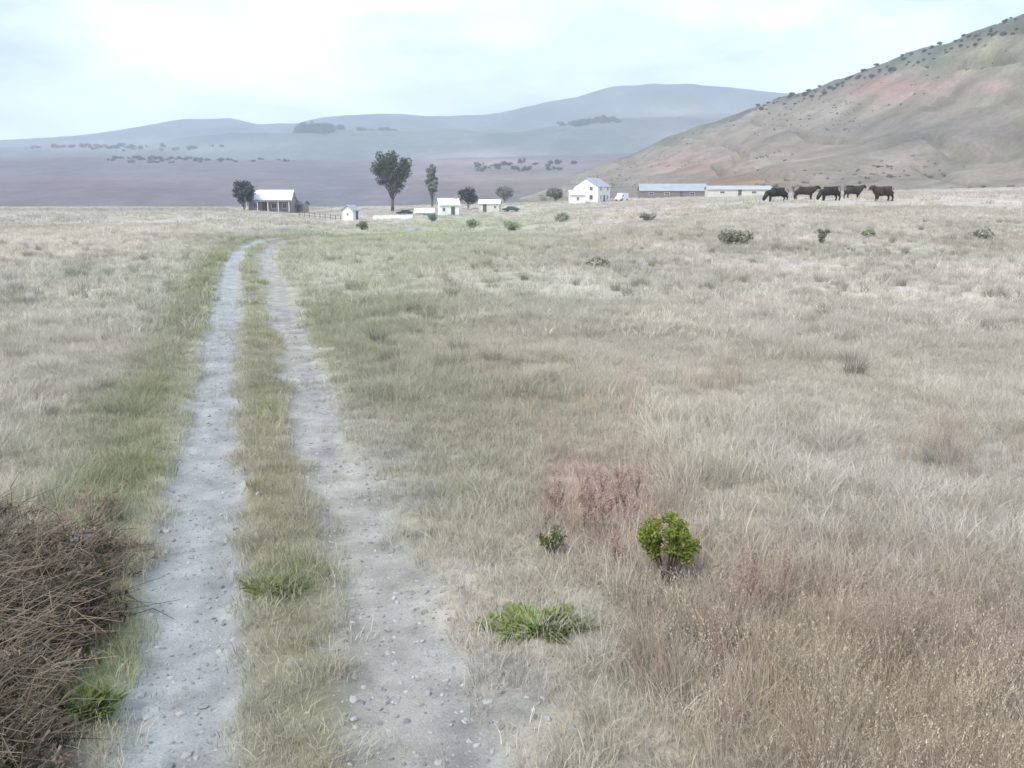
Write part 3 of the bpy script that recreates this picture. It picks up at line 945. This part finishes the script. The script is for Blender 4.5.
# scrub dotted over the hillside
m_scrub = blade_mat("scrub_leaf", trans=.1, var=.3)
def scrub_mesh(seed):
    r = np.random.default_rng(seed); mb = MB()
    cs = [(r.normal(0, .6), r.normal(0, .6), r.uniform(.4, 1.0)) for _ in range(6)]
    leaf_cloud(mb, cs, [.65] * 6, 260, .14, r)
    me = bpy.data.meshes.new("scrub"); me.from_pydata(mb.V, [], mb.F); me.materials.append(m_scrub)
    return bpy.data.objects.new("scrub", me)
scr = [scrub_mesh(i) for i in range(3)]
P = []; Tn = []
for _ in range(1900):
    i = rng.integers(10, len(HP) - 2); j = rng.integers(8, 118)
    f1, f2 = rng.random(), rng.random()
    q = np.array([HX[i, j], HY[i, j], HZ[i, j]]) * (1 - f1) + np.array([HX[i + 1, j], HY[i + 1, j], HZ[i + 1, j]]) * f1
    q = q * (1 - f2) + (np.array([HX[i, j + 1], HY[i, j + 1], HZ[i, j + 1]])) * f2
    if fbm(np.array([q[0] / 60.]), np.array([q[1] / 60.]), 3)[0] < .50: continue
    P.append(q); Tn.append(np.array([.21, .19, .14]) * rng.uniform(.6, 1.5))
scatter("hillside_scrub", scr, np.array(P) - [0, 0, .2], rng.uniform(.3, .95, len(P)), np.array(Tn), m_scrub, "low scrub dotted over the right-hand hillside", "scrub")

# woods on the far ridges
def far_wood(name, label, px, Y, wpx, n, sz, dz=0):
    r = np.random.default_rng(int(px)); P = []
    hills = [o for o in COL.objects if o.name in ("distant_hills", "valley_slope")]
    for _ in range(n):
        p_ = px + r.normal(0, wpx / 2); yy = Y + r.normal(0, 25); xx = float(a_of(p_)) * yy
        z = -99
        for h in hills:
            ok, loc, nn, idx = h.ray_cast(Vector((xx, yy, 900)), Vector((0, 0, -1)))
            if ok: z = max(z, loc.z)
        P.append((xx, yy, z - 1))
    return scatter(name, scr, P, np.random.default_rng(5).uniform(.7, 1.3, n) * sz, np.full((n, 3), .04) * [1, 1.15, 1.0], m_scrub, label, "wood")
far_wood("copse", "dark copse on the far ridge above the farmhouse", 320, 2290, 16, 70, 13)
far_wood("copse", "fainter copse on the far ridge right of the darker one", 362, 2450, 24, 60, 9)
far_wood("hedgerow", "faint hedgerow across the far blue slope on the left", 120, 2150, 90, 60, 5)
far_wood("hedgerow", "dark hedgerow low on the hazy slope behind the farm", 520, 1250, 60, 40, 3.5)
far_wood("hedgerow", "dark hedgerow high on the hazy purple slope", 180, 1330, 80, 60, 3)
far_wood("hedgerow", "thin belt of trees below the far blue summit", 592, 2200, 30, 50, 7)

# ------------------------------------------------------------------ farm buildings
m_white = mat("white_render", (.80, .80, .77), var=.06, scale=.8)
m_cream = mat("cream_render", (.62, .60, .52), var=.1, scale=.8)
m_mauve = mat("weathered_brick", (.34, .27, .25), var=.15, scale=1.5)
m_tin = mat("galvanised_tin_roof", (.72, .76, .80), rough=.5, var=.16, scale=.6, spec=.4)
m_slate = mat("slate_roof", (.17, .18, .20), rough=.7, var=.2, scale=.8)
m_greyroof = mat("grey_sheet_roof", (.36, .38, .40), rough=.6, var=.1, scale=.4)
m_glass = mat("window_glass", (.03, .04, .05), rough=.12, var=.1, spec=.6)
m_frame = mat("white_paint", (.78, .78, .76), rough=.5, var=.04)
m_wood = mat("weathered_timber", (.22, .19, .16), var=.25, scale=2)
m_door = mat("dark_door_paint", (.10, .11, .12), rough=.5)
m_drystone = mat("dry_stone", (.33, .32, .30), var=.3, scale=1.2, bump=.8, bscale=4)
m_black = mat("rubber", (.03, .03, .03), rough=.8)

def wall_gable(w, d, h, rh):
    """gabled box, ridge along x"""
    mb = MB()
    x, y = w / 2, d / 2
    V = [(-x, -y, -.6), (x, -y, -.6), (x, y, -.6), (-x, y, -.6), (-x, -y, h), (x, -y, h), (x, y, h), (-x, y, h), (-x, 0, h + rh), (x, 0, h + rh)]
    mb.add(V, [(0, 1, 5, 4), (2, 3, 7, 6), (1, 2, 6, 9, 5), (3, 0, 4, 8, 7), (3, 2, 1, 0)])
    return mb
def roof_gable(w, d, h, rh, over=.35, th_=.14):
    mb = MB(); x = w / 2 + over; y = d / 2 + over; k = rh / (d / 2); z0 = h - k * over + .02
    for sg in (-1, 1):
        V = [(-x, sg * y, z0), (x, sg * y, z0), (x, 0, h + rh + .02), (-x, 0, h + rh + .02)]
        V += [(a, b, c + th_) for a, b, c in V]
        f = [(0, 1, 2, 3), (7, 6, 5, 4), (0, 4, 5, 1), (1, 5, 6, 2), (3, 2, 6, 7), (0, 3, 7, 4)]
        if sg > 0: f = [tuple(reversed(q)) for q in f]
        mb.add(V, f)
    return mb
def window(root, x, z, w, h, yface, axis='y'):
    f = MB(); p = MB()
    def B(mb, cx, cz, ww, hh, off, dep):
        if axis == 'y': mb.box((cx, yface - off, cz), (ww, dep, hh))
        else: mb.box((yface + off * axis, cx, cz), (dep, ww, hh))
    t = .09
    B(f, x, z + h / 2 - t / 2, w, t, .03, .10); B(f, x, z - h / 2 + t / 2, w + .16, t, .05, .16)
    B(f, x - w / 2 + t / 2, z, t, h - 2 * t, .03, .10); B(f, x + w / 2 - t / 2, z, t, h - 2 * t, .03, .10)
    B(f, x, z, .05, h - 2 * t, .03, .08)
    B(p, x, z, w - t * 1.2, h - t * 1.2, .012, .05)
    o = f.build("window", m_frame, root); p.build("pane", m_glass, o)
def gable_house(nm, label, cat, px, Y, w, d, h, rh, mw, mr, rz=0, wins=(), endwins=(), door=None, chim=(), dz=0):
    root = empty(nm, (0, 0, 0)); place_far(root, px, Y, dz, rz); tag(root, label, cat)
    wall_gable(w, d, h, rh).build("wall", mw, root)
    rf = roof_gable(w, d, h, rh).build("roof", mr, root)
    for cx in chim:
        c = MB(); c.box((cx, 0, h + rh + .35), (.7, .55, 1.3)); c.box((cx, 0, h + rh + 1.03), (.82, .67, .1)); c.build("chimney", m_mauve, rf)
    for (x, z, ww, hh) in wins: window(root, x, z, ww, hh, -d / 2)
    for (y, z, ww, hh, sg) in endwins: window(root, y, z, ww, hh, sg * w / 2, sg)
    if door is not None:
        q = MB(); q.box((door, -d / 2 - .03, 1.02), (.95, .1, 2.04)); dd = q.build("door", m_door, root)
        q = MB(); q.box((door + .35, -d / 2 - .11, 1.0), (.05, .07, .16)); q.build("handle", m_frame, dd)
    return root

# bungalow with veranda
b = gable_house("farmhouse", "low bungalow with bright tin roof and shaded veranda at the end of the track", "house", 272, 238, 9.4, 7.0, 2.6, 2.1, m_mauve, m_tin,
                rz=R(3), wins=((-3.2, 1.35, 1.1, 1.2), (1.0, 1.35, 1.2, 1.2), (3.4, 1.35, 1.0, 1.2)), door=-1.1, chim=(-3.6,))
b.scale = (1.14, 1.14, 1.14)
q = MB()
V = [(-4.9, -5.6, 2.25), (4.9, -5.6, 2.25), (4.9, -3.4, 2.62), (-4.9, -3.4, 2.62)]
V += [(a_, b_, c_ + .08) for a_, b_, c_ in V]
q.add(V, [(3, 2, 1, 0), (4, 5, 6, 7), (0, 1, 5, 4), (1, 2, 6, 5), (2, 3, 7, 6), (3, 0, 4, 7)])
q.build("veranda_roof", m_slate, b)
for xx in (-4.7, -2.3, 0, 2.3, 4.7):
    q = MB(); q.box((xx, -5.4, .95), (.14, .14, 2.6)); q.build("post", m_frame, b)
q = MB(); q.box((0, -4.6, -.2), (9.9, 2.2, .5)); q.build("deck", m_wood, b)
gable_house("outbuilding", "lower brown outbuilding right of the veranda bungalow", "shed", 297, 243, 4.4, 5, 2.0, 1.0, m_mauve, m_slate, rz=R(-4), wins=((-.9, 1.2, .8, .8),), door=1.0)
# cottages in the dip
gable_house("shed", "tiny white shed alone left of the dark parked car", "shed", 350, 205, 2.9, 2.6, 2.3, 1.0, m_white, m_greyroof, rz=R(70), endwins=((0, 1.4, .6, .6, -1),), door=.4)
gable_house("cottage", "small white cottage in the dip with a dark tree behind", "house", 448, 228, 4.8, 4.0, 2.6, 1.4, m_white, m_tin, rz=R(12), wins=((-1.4, 1.4, .8, 1.0),), door=.9, chim=(1.9,))
gable_house("shed", "cream shed right of the white cottage", "shed", 490, 244, 5.4, 4, 2.2, .9, m_cream, m_tin, rz=R(-6), wins=((1.6, 1.3, .8, .7),), door=-1.2)
gable_house("shed", "low shed with bright roof between the dark car and the white cottage", "shed", 424, 214, 4.2, 3.0, 1.3, .8, m_cream, m_tin, rz=R(4), wins=((0, .8, .7, .5),))
# tall white house and barn
gable_house("farmhouse", "tall white two-storey farmhouse with its gable facing the track", "house", 592, 262, 9.0, 7.6, 4.4, 2.3, m_white, m_greyroof, rz=R(62),
            wins=((-2.6, 1.4, 1.0, 1.3), (2.6, 1.4, 1.0, 1.3), (-2.6, 3.7, 1.0, 1.1), (2.6, 3.7, 1.0, 1.1)), endwins=((-1.7, 1.4, 1.1, 1.3, -1), (1.7, 1.4, 1.1, 1.3, -1), (-1.7, 3.8, 1.0, 1.1, -1)), door=0, chim=(3.4,))
gable_house("lean_to", "small white annexe in front of the tall white farmhouse", "shed", 577, 254, 4.2, 3.6, 2.5, 1.1, m_white, m_tin, rz=R(5), wins=((0, 1.4, .8, .9),))
gable_house("barn", "long low dark barn with pale grey roof right of the white van", "barn", 672, 292, 21, 7, 2.2, 2.0, m_wood, m_greyroof, rz=R(-2), wins=((-7, 1.2, 1.6, .8), (-2, 1.2, 1.6, .8), (6, 1.2, 1.6, .8)), door=2.5)
# walls and fence
def run_wall(nm, label, px0, px1, Y0, Y1, h, wd, m, n=40):
    x0, x1 = float(a_of(px0)) * Y0, float(a_of(px1)) * Y1
    V = []; r = random.Random(px0)
    for i in range(n + 1):
        t = i / n; x, y = x0 + (x1 - x0) * t, Y0 + (Y1 - Y0) * t; z = gz(x, y, False); hh = h * r.uniform(.85, 1.1)
        V += [(x, y - wd / 2, z - .4), (x, y - wd / 3, z + hh), (x, y + wd / 3, z + hh), (x, y + wd / 2, z - .4)]
    Fs = []
    for i in range(n):
        for k in range(3): Fs.append((4 * i + k, 4 * i + 4 + k, 4 * i + 5 + k, 4 * i + 1 + k))
    Fs += [(3, 2, 1, 0), (4 * n, 4 * n + 1, 4 * n + 2, 4 * n + 3)]
    mb = MB(); mb.add(V, Fs); o = mb.build(nm, m); tag(o, label, "wall"); return o
gable_house("long_shed", "long pale roofed shed between the dark barn and the cattle", "shed", 738, 262, 18.0, 5, 1.9, .9, m_cream, mat("pale_sheet_roof", (.42, .43, .43), rough=.6, var=.08, scale=.4), rz=R(-1), wins=((-5, 1.1, 1.4, .7), (4, 1.1, 1.4, .7)), door=0)
run_wall("garden_wall", "low white wall below the dark parked car", 372, 412, 208, 210, .9, .35, m_white, 16)
run_wall("field_wall", "low grey stone wall on the left horizon of the field", -60, 232, 186, 190, .8, .5, m_drystone, 60)
fx = empty("rail_fence", (0, 0, 0)); tag(fx, "weathered post and rail fence in front of the outbuilding", "fence")
pp = []
for i in range(9):
    px = 298 + i * 5.2; Yf = 205; x = float(a_of(px)) * Yf; z = gz(x, Yf, False); pp.append((x, Yf, z))
    q = MB(); q.box((x, Yf, z + .45), (.14, .14, 1.5)); q.build("post", m_wood, fx)
for hh in (.4, .95):
    q = MB()
    for a_, b_ in zip(pp, pp[1:]): q.tube([(a_[0], a_[1] - .1, a_[2] + hh), (b_[0], b_[1] - .1, b_[2] + hh)], .06, n=4)
    q.build("rail", m_wood, fx)

# ------------------------------------------------------------------ vehicles
def vehicle(nm, label, cat, px, Y, prof, glass, L, Wd, wr, wx, mcol, rz, lights=(.75,)):
    root = empty(nm, (0, 0, 0)); place_far(root, px, Y, 0, rz); tag(root, label, cat)
    def loft(pts, w0, w1, zmid, m, name, par):
        mb = MB(); n = len(pts); V = []
        for sg in (-1, 1):
            for (x, z) in pts:
                k = w0 if z < zmid else w0 + (w1 - w0) * min(1, (z - zmid) / .6)
                V.append((x, sg * k, z))
        mb.add(V, [tuple(range(n)), tuple(range(2 * n - 1, n - 1, -1))] + [(i, i + n, (i + 1) % n + n, (i + 1) % n) for i in range(n)])
        return mb.build(name, m, par, bevel=.05)
    bd = loft(prof, Wd / 2, Wd / 2 * .82, .95, mcol, "body", root)
    for g in glass:
        mb = MB()
        for sg in (-1, 1):
            V = []
            for (x, z) in g:
                k = Wd / 2 + (Wd / 2 * .82 - Wd / 2) * min(1, max(0, z - .95) / .6); V += [(x, sg * (k + .012), z)]
            mb.add(V, [tuple(range(len(g))) if sg < 0 else tuple(range(len(g) - 1, -1, -1))])
        mb.build("window", m_glass, root)
    for sx_ in wx:
        for sg in (-1, 1):
            mb = MB(); mb.tube([(sx_, sg * (Wd / 2 - .16), wr), (sx_, sg * (Wd / 2 + .03), wr)], wr, n=18); w_ = mb.build("wheel", m_black, root)
            mb = MB(); mb.tube([(sx_, sg * (Wd / 2 + .02), wr), (sx_, sg * (Wd / 2 + .05), wr)], wr * .58, n=14); mb.build("rim", mat("steel_rim", (.5, .5, .5), rough=.4, metal=.7), w_)
    for sg in (-1, 1):
        mb = MB(); mb.box((prof[0][0] - .02, sg * Wd * .36, lights[0]), (.1, .3, .16)); mb.build("headlight", m_frame, root)
    return root
car_prof = [(-2.15, .45), (-2.18, .8), (-1.2, .98), (-.55, 1.42), (.9, 1.45), (1.65, 1.0), (2.1, .95), (2.15, .45)]
car_glass = [[(-1.05, 1.0), (-.5, 1.36), (.1, 1.38), (.1, 1.0)], [(.18, 1.0), (.18, 1.38), (.85, 1.38), (1.45, 1.02)]]
vehicle("parked_car", "dark parked car under the largest tree", "car", 404, 232, car_prof, car_glass, 4.3, 1.75, .32, (-1.35, 1.35), mat("dark_blue_paint", (.03, .035, .06), rough=.3, spec=.5), R(6))
vehicle("parked_car", "dark parked car at the right end of the cream shed", "car", 511, 240, car_prof, car_glass, 4.3, 1.75, .32, (-1.35, 1.35), mat("dark_green_paint", (.04, .055, .05), rough=.3, spec=.5), R(-25))
van_prof = [(-2.6, .45), (-2.62, 1.0), (-1.9, 1.25), (-1.35, 2.1), (-1.0, 2.2), (2.5, 2.2), (2.6, 1.9), (2.6, .45)]
vehicle("parked_van", "white van parked between the tall farmhouse and the barn", "van", 622, 258, van_prof, [[(-1.7, 1.3), (-1.25, 1.95), (-.6, 1.95), (-.6, 1.3)]], 5.2, 1.95, .36, (-1.7, 1.6), mat("white_van_paint", (.82, .82, .82), rough=.35, spec=.5, var=.03), R(58))

# ------------------------------------------------------------------ cattle
m_hide = mat("dark_hide", (.028, .024, .022), rough=.7, var=.4, scale=1.5)
m_hide2 = mat("brown_hide", (.055, .038, .028), rough=.7, var=.4, scale=1.5)
m_horn = mat("horn", (.4, .37, .3), rough=.5)
def skin(verts, edges, rad, m, name, sub=2):
    me = bpy.data.meshes.new(name); me.from_pydata(verts, edges, []); me.materials.append(m)
    o = bpy.data.objects.new(name, me); COL.objects.link(o)
    sk_ = o.modifiers.new("skin", 'SKIN'); sk_.use_smooth_shade = True
    for i, r_ in enumerate(rad): me.skin_vertices[0].data[i].radius = r_ if isinstance(r_, tuple) else (r_, r_)
    me.skin_vertices[0].data[0].use_root = True
    s = o.modifiers.new("sub", 'SUBSURF'); s.levels = sub; s.render_levels = sub
    dg = bpy.context.evaluated_depsgraph_get()
    m2 = bpy.data.meshes.new_from_object(o.evaluated_get(dg))
    bpy.data.objects.remove(o)
    o2 = link(bpy.data.objects.new(name, m2)); o2.name = name
    return o2
def make_cow(graze, m):
    root = empty("cow", (0, 0, 0))
    V = [(0, 0, .90), (.35, 0, .93), (.74, 0, .98), (-.4, 0, .90), (-.80, 0, .95)]
    rad = [(.50, .42), (.47, .42), (.38, .36), (.49, .40), (.43, .38)]
    E = [(0, 1), (1, 2), (0, 3), (3, 4)]
    def chain(start, pts, rs):
        prev = start
        for p_, r_ in zip(pts, rs): V.append(p_); rad.append(r_); E.append((prev, len(V) - 1)); prev = len(V) - 1
    if graze: chain(4, [(-1.02, 0, .85), (-1.25, 0, .5), (-1.36, 0, .3), (-1.42, 0, .10)], [.27, .20, .19, .12])
    else: chain(4, [(-1.05, 0, 1.12), (-1.25, 0, 1.27), (-1.42, 0, 1.27), (-1.66, 0, 1.10)], [.29, .21, .19, .12])
    for sg in (-1, 1):
        st_ = .06 * sg
        chain(4, [(-.72 + st_, sg * .17, .72), (-.70 + st_, sg * .19, .42), (-.74 + st_, sg * .19, .10), (-.78 + st_, sg * .19, .03)], [.18, .10, .075, .085])
        chain(2, [(.72 - st_, sg * .18, .78), (.66 - st_, sg * .19, .60), (.86 - st_, sg * .19, .42), (.80 - st_, sg * .19, .10), (.76 - st_, sg * .19, .03)], [.24, .16, .09, .075, .085])
    b_ = skin(V, E, rad, m, "body"); b_.parent = root
    tl = MB(); tl.tube([(.97, 0, 1.22), (1.05, 0, 1.05), (1.05, 0, .75), (1.06, 0, .5)], [.035, .025, .02, .04], n=6); tl.build("tail", m, root, smooth=True)
    hx, hz = (-1.22, .50) if graze else (-1.30, 1.32)
    for sg in (-1, 1):
        e = MB(); e.tube([(hx, sg * .10, hz + .05), (hx + .02, sg * .2, hz + .08), (hx + .03, sg * .3, hz + .04)], [.03, .055, .015], n=6); e.build("ear", m, root, smooth=True)
        e = MB(); e.tube([(hx - .03, sg * .07, hz + .10), (hx - .06, sg * .17, hz + .17), (hx - .05, sg * .19, hz + .27)], [.025, .018, .006], n=6); e.build("horn", m_horn, root, smooth=True)
    return root
cowA = make_cow(True, m_hide); cowB = make_cow(False, m_hide2)
cows = [(778, 97, 8, 'A', "dark cow grazing, leftmost of the five at the field edge"),
        (804, 104, 170, 'B', "brown cow standing second from the left at the field edge"),
        (831, 97, 15, 'A', "dark cow grazing in the middle of the five at the field edge"),
        (853, 105, 200, 'B', "brown cow standing second from the right at the field edge"),
        (884, 92, 20, 'B', "tallest darkest cow standing at the right end of the herd")]
usedA = usedB = False
for px, Yc, rz, kd, lb in cows:
    if kd == 'A': o = copy_tree(cowA) if usedA else cowA; usedA = True
    else: o = copy_tree(cowB) if usedB else cowB; usedB = True
    place_far(o, px, Yc, -.02, R(rz), 1.12)
    tag(o, lb, "cow", "cattle at the edge of the field")

# ------------------------------------------------------------------ small bushes in the field
def field_bush(px, py, w, h, col, seed, label):
    x, y = hit(px, py); root = empty("field_bush", (x, y, gz(x, y, False))); tag(root, label, "bush")
    r = np.random.default_rng(seed); st = MB(); fo = MB(); cs = []; rs = []
    for zz in (.3, .5, .65): cs.append(np.array([r.normal(0, w * .1), r.normal(0, w * .1), h * zz])); rs.append(w * .24)
    for i in range(8):
        a_ = i * .8 + r.normal(0, .3); q = r.uniform(.2, .9) * w / 2; tip = np.array([math.cos(a_) * q, math.sin(a_) * q, h * r.uniform(.4, .85)])
        st.tube([(0, 0, -.05), tip * [.4, .4, .5], tip], [.03, .02, .008], n=5); cs.append(tip); rs.append(w * r.uniform(.13, .22))
    leaf_cloud(fo, cs, rs, 1500, .035 + w * .012, r)
    fo.build("foliage", blade_mat("bush_leaf_" + str(seed), col=tuple(min(.5, c * 2.2) for c in col), trans=.15, var=.35), root); st.build("stem", m_bark, root)
field_bush(737, 246, 1.7, .75, (.15, .15, .11), 61, "dark low bush alone in the right of the field below the cattle")
field_bush(822, 246, .6, 1.0, (.15, .15, .11), 62, "narrow upright bush in the field below the middle of the herd")
field_bush(868, 238, .9, .5, (.17, .17, .12), 63, "small bush right of the narrow upright bush")
field_bush(984, 240, 1.1, .55, (.17, .17, .13), 64, "low bush near the right edge of the field")
field_bush(600, 268, 1.0, .4, (.20, .19, .15), 65, "low brown bush in the field below the tall white farmhouse")
field_bush(648, 222, 1.6, .7, (.18, .17, .15), 66, "grey brown bush in the field below the barn")
field_bush(562, 222, 2.2, 1.0, (.16, .16, .13), 67, "dark bush in the field left of the tall white farmhouse")
field_bush(362, 230, 1.6, 1.0, (.13, .15, .10), 68, "dark green bush right of the tiny white shed")
field_bush(432, 222, 2.6, 1.8, (.10, .13, .11), 69, "dark teal bush left of the white cottage")
field_bush(472, 228, 2.0, 1.0, (.16, .19, .12), 70, "olive bush in front of the cream shed")
field_bush(512, 232, 2.0, .9, (.16, .19, .12), 71, "olive bush to the right of the cream shed front")

# ------------------------------------------------------------------ haze: one closed box of even air round everything
hz = MB(); hz.box((0, 0, 0), (9600, 9600, 1))
for i, v in enumerate(hz.V): hz.V[i] = (v[0], v[1], -60 if v[2] < 0 else 420)
hm = bpy.data.materials.new("haze_air")
t_, n_, l_ = nt(hm)
n_.remove(n_['Principled BSDF'])
pv = n_.new("ShaderNodeVolumePrincipled")
pv.inputs['Color'].default_value = (.80, .89, 1.0, 1)
pv.inputs['Density'].default_value = 0.00027
pv.inputs['Anisotropy'].default_value = 0.0
l_.new(pv.outputs[0], n_['Material Output'].inputs['Volume'])
ho = hz.build("haze", hm)
tag(ho, "thin pale haze lying over the valley", kind="stuff")
